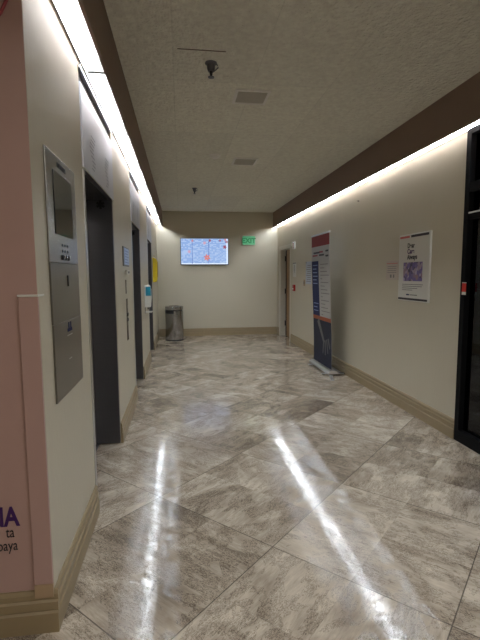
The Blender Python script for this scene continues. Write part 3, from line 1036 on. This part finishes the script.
M['crowd'] = crowd_material()
pp('crowd_picture', M['crowd'], 0.18, 0.80, 0.42, 0.70)
for k in range(4):
    pp('text_line', M['mid_ink'], 0.15, (0.83, 0.80, 0.66, 0.5)[k], 0.745 + 0.028 * k, 0.755 + 0.028 * k)
pp('logo_mark', M['blue_print'], 0.30, 0.40, 0.895, 0.915)
pp('logo_name', M['mid_ink'], 0.42, 0.66, 0.898, 0.912)

t = thing('wall_card', (PX, 4.55, 1.36), 'small pale card sign on right wall just left of the poster', 'sign')
obj('card', boxes((PX - 0.006, PX, 4.415, 4.695, 1.362, 1.572)), mat('pale_card', s2l((196, 182, 172)), 0.5), t, bevel=0.001)
obj('red_rule', boxes((PX - 0.0075, PX - 0.0062, 4.43, 4.68, 1.538, 1.545)), M['salmon_print'], t)
cl = bmesh.new()
for k in range(4):
    box(cl, PX - 0.0075, PX - 0.0062, 4.46, 4.66, 1.44 + 0.022 * k, 1.445 + 0.022 * k)
obj('lettering', cl, M['mid_ink'], t)
obj('printed_mark', boxes((PX - 0.0075, PX - 0.0062, 4.50, 4.53, 1.385, 1.42), (PX - 0.0075, PX - 0.0062, 4.56, 4.60, 1.385, 1.42)), M['mid_ink'], t)

# ------------------------------------------------------------------ black glass front on the right
t = bpy.data.objects.new('window_1', None)
C.objects.link(t)
t.location = (XR, 1.5, 0)
t['kind'] = 'structure'
GY0, GY1 = -1.2, SY
GX = XR + 0.035
fr_ = [(XR - 0.012, XR + 0.08, GY1 - 0.055, GY1 - 0.001, 0.001, ZF + 0.018), (XR - 0.012, XR + 0.08, GY0 + 0.001, GY0 + 0.05, 0.001, ZF + 0.018),
       (XR - 0.012, XR + 0.08, GY0 + 0.051, GY1 - 0.056, ZF - 0.03, ZF + 0.018), (XR - 0.012, XR + 0.08, GY0 + 0.051, GY1 - 0.056, 0.001, 0.10),
       (XR - 0.008, XR + 0.075, GY0 + 0.051, GY1 - 0.056, 2.08, 2.15)]
obj('frame', boxes(*fr_), M['black_metal'], t)
for y in (2.2, 1.0, -0.1):
    obj('mullion', boxes((XR - 0.008, XR + 0.075, y - 0.025, y + 0.025, 0.101, 2.079)), M['black_metal'], t)
obj('glass', boxes((GX, GX + 0.008, GY0 + 0.051, GY1 - 0.056, 0.101, 2.079)), M['glass'], t)
obj('transom_glass', boxes((GX, GX + 0.008, GY0 + 0.051, GY1 - 0.056, 2.151, ZF - 0.031)), M['glass'], t)
obj('bright_rail', boxes((XR - 0.012, XR - 0.0085, 2.23, 3.29, 1.905, 1.917)), M['alu'], t)
obj('door_rail', boxes((XR - 0.008, XR + 0.07, 2.23, 3.29, 1.86, 1.905)), M['black_metal'], t)
# room behind the glass: a dark wall, with pale bars standing in for reflections
struct('wall_shop', boxes((XR + 2.5, XR + 2.6, YB, 5.0, 0, H), (XR + 0.17, XR + 2.5, 4.9, 5.0, 0, H)), M['dark_room'])
for k, (z, lab) in enumerate(((1.36, 'lowest'), (1.46, 'middle'), (1.56, 'highest'))):
    tagset(obj('reflection_bar', boxes((XR + 0.10, XR + 0.115, 2.25, 3.24, z, z + 0.008)), M['white']), '%s of three thin pale bars standing in for reflections in the dark glass front' % lab, 'reflection', 'bars standing in for reflections in the glass front')
t = thing('door_sticker', (XR, 3.26, 1.28), 'red and white sticker on the black post of the glass front', 'sticker')
obj('red_field', boxes((XR - 0.0150, XR - 0.0125, 3.275, 3.325, 1.275, 1.345)), M['redbright'], t)
obj('white_field', boxes((XR - 0.0150, XR - 0.0125, 3.275, 3.325, 1.250, 1.274), (XR - 0.0150, XR - 0.0125, 3.275, 3.325, 1.346, 1.353)), M['white'], t)


# ------------------------------------------------------------------ ceiling fittings
def sprinkler(x, y, label):
    t = thing('fire_sprinkler', (x, y, H), label, 'sprinkler', 'ceiling sprinklers')
    obj('escutcheon', lathe([(0.042, 0), (0.042, -0.006), (0.030, -0.014), (0.026, -0.045), (0.020, -0.058)], (x, y, H - 0.0005), n=28), M['steel_dark'], t, smooth=True)
    obj('stem', lathe([(0.012, -0.058), (0.010, -0.075), (0.006, -0.09)], (x, y, H), n=16), M['black'], t, smooth=True)
    obj('frame_arm', tube([(x + 0.020, y, H - 0.008), (x + 0.046, y, H - 0.012), (x + 0.050, y, H - 0.030), (x + 0.028, y, H - 0.050), (x + 0.012, y, H - 0.060)], 0.004), M['steel_dark'], t)
    obj('deflector', lathe([(0.004, -0.088), (0.022, -0.094), (0.022, -0.098), (0.004, -0.100)], (x, y, H), n=20), M['steel_dark'], t, smooth=True)


sprinkler(0.242, 3.20, 'dark metal fire sprinkler on ceiling nearest the camera')
sprinkler(0.268, 7.59, 'small dark fire sprinkler on ceiling farther down the hall')


def vent(x0, x1, y0, y1, label):
    t = thing('ceiling_vent', ((x0 + x1) / 2, (y0 + y1) / 2, H), label, 'vent', 'square ceiling vents')
    w = 0.022
    obj('frame', boxes((x0, x1, y0, y0 + w, H - 0.012, H - 0.0005), (x0, x1, y1 - w, y1, H - 0.012, H - 0.0005),
                       (x0, x0 + w, y0 + w, y1 - w, H - 0.012, H - 0.0005), (x1 - w, x1, y0 + w, y1 - w, H - 0.012, H - 0.0005)), M['ceil_white'], t)
    g = [(x0 + w, x1 - w, y0 + w, y1 - w, H - 0.005, H - 0.001)]
    k = y0 + w + 0.006
    while k < y1 - w - 0.008:
        g.append((x0 + w, x1 - w, k, k + 0.006, H - 0.010, H - 0.0052))
        k += 0.016
    obj('grille', boxes(*g), M['ceil_grey'], t)


vent(0.47, 0.755, 3.595, 3.875, 'square ceiling vent nearer the camera, right of the near sprinkler')
vent(0.705, 1.015, 5.61, 5.95, 'square ceiling vent farther down the hall, right of the smoke detector')
t = thing('smoke_detector', (0.454, 5.525, H), 'round pale smoke detector on ceiling between the two sprinklers', 'smoke detector')
obj('base_ring', lathe([(0.068, 0), (0.068, -0.010)], (0.454, 5.525, H - 0.0005), n=32), M['ceil_white'], t, smooth=True)
obj('sensor_dome', lathe([(0.058, -0.011), (0.055, -0.026), (0.030, -0.040), (0.010, -0.042)], (0.454, 5.525, H), n=32), M['ceil_white'], t, smooth=True)
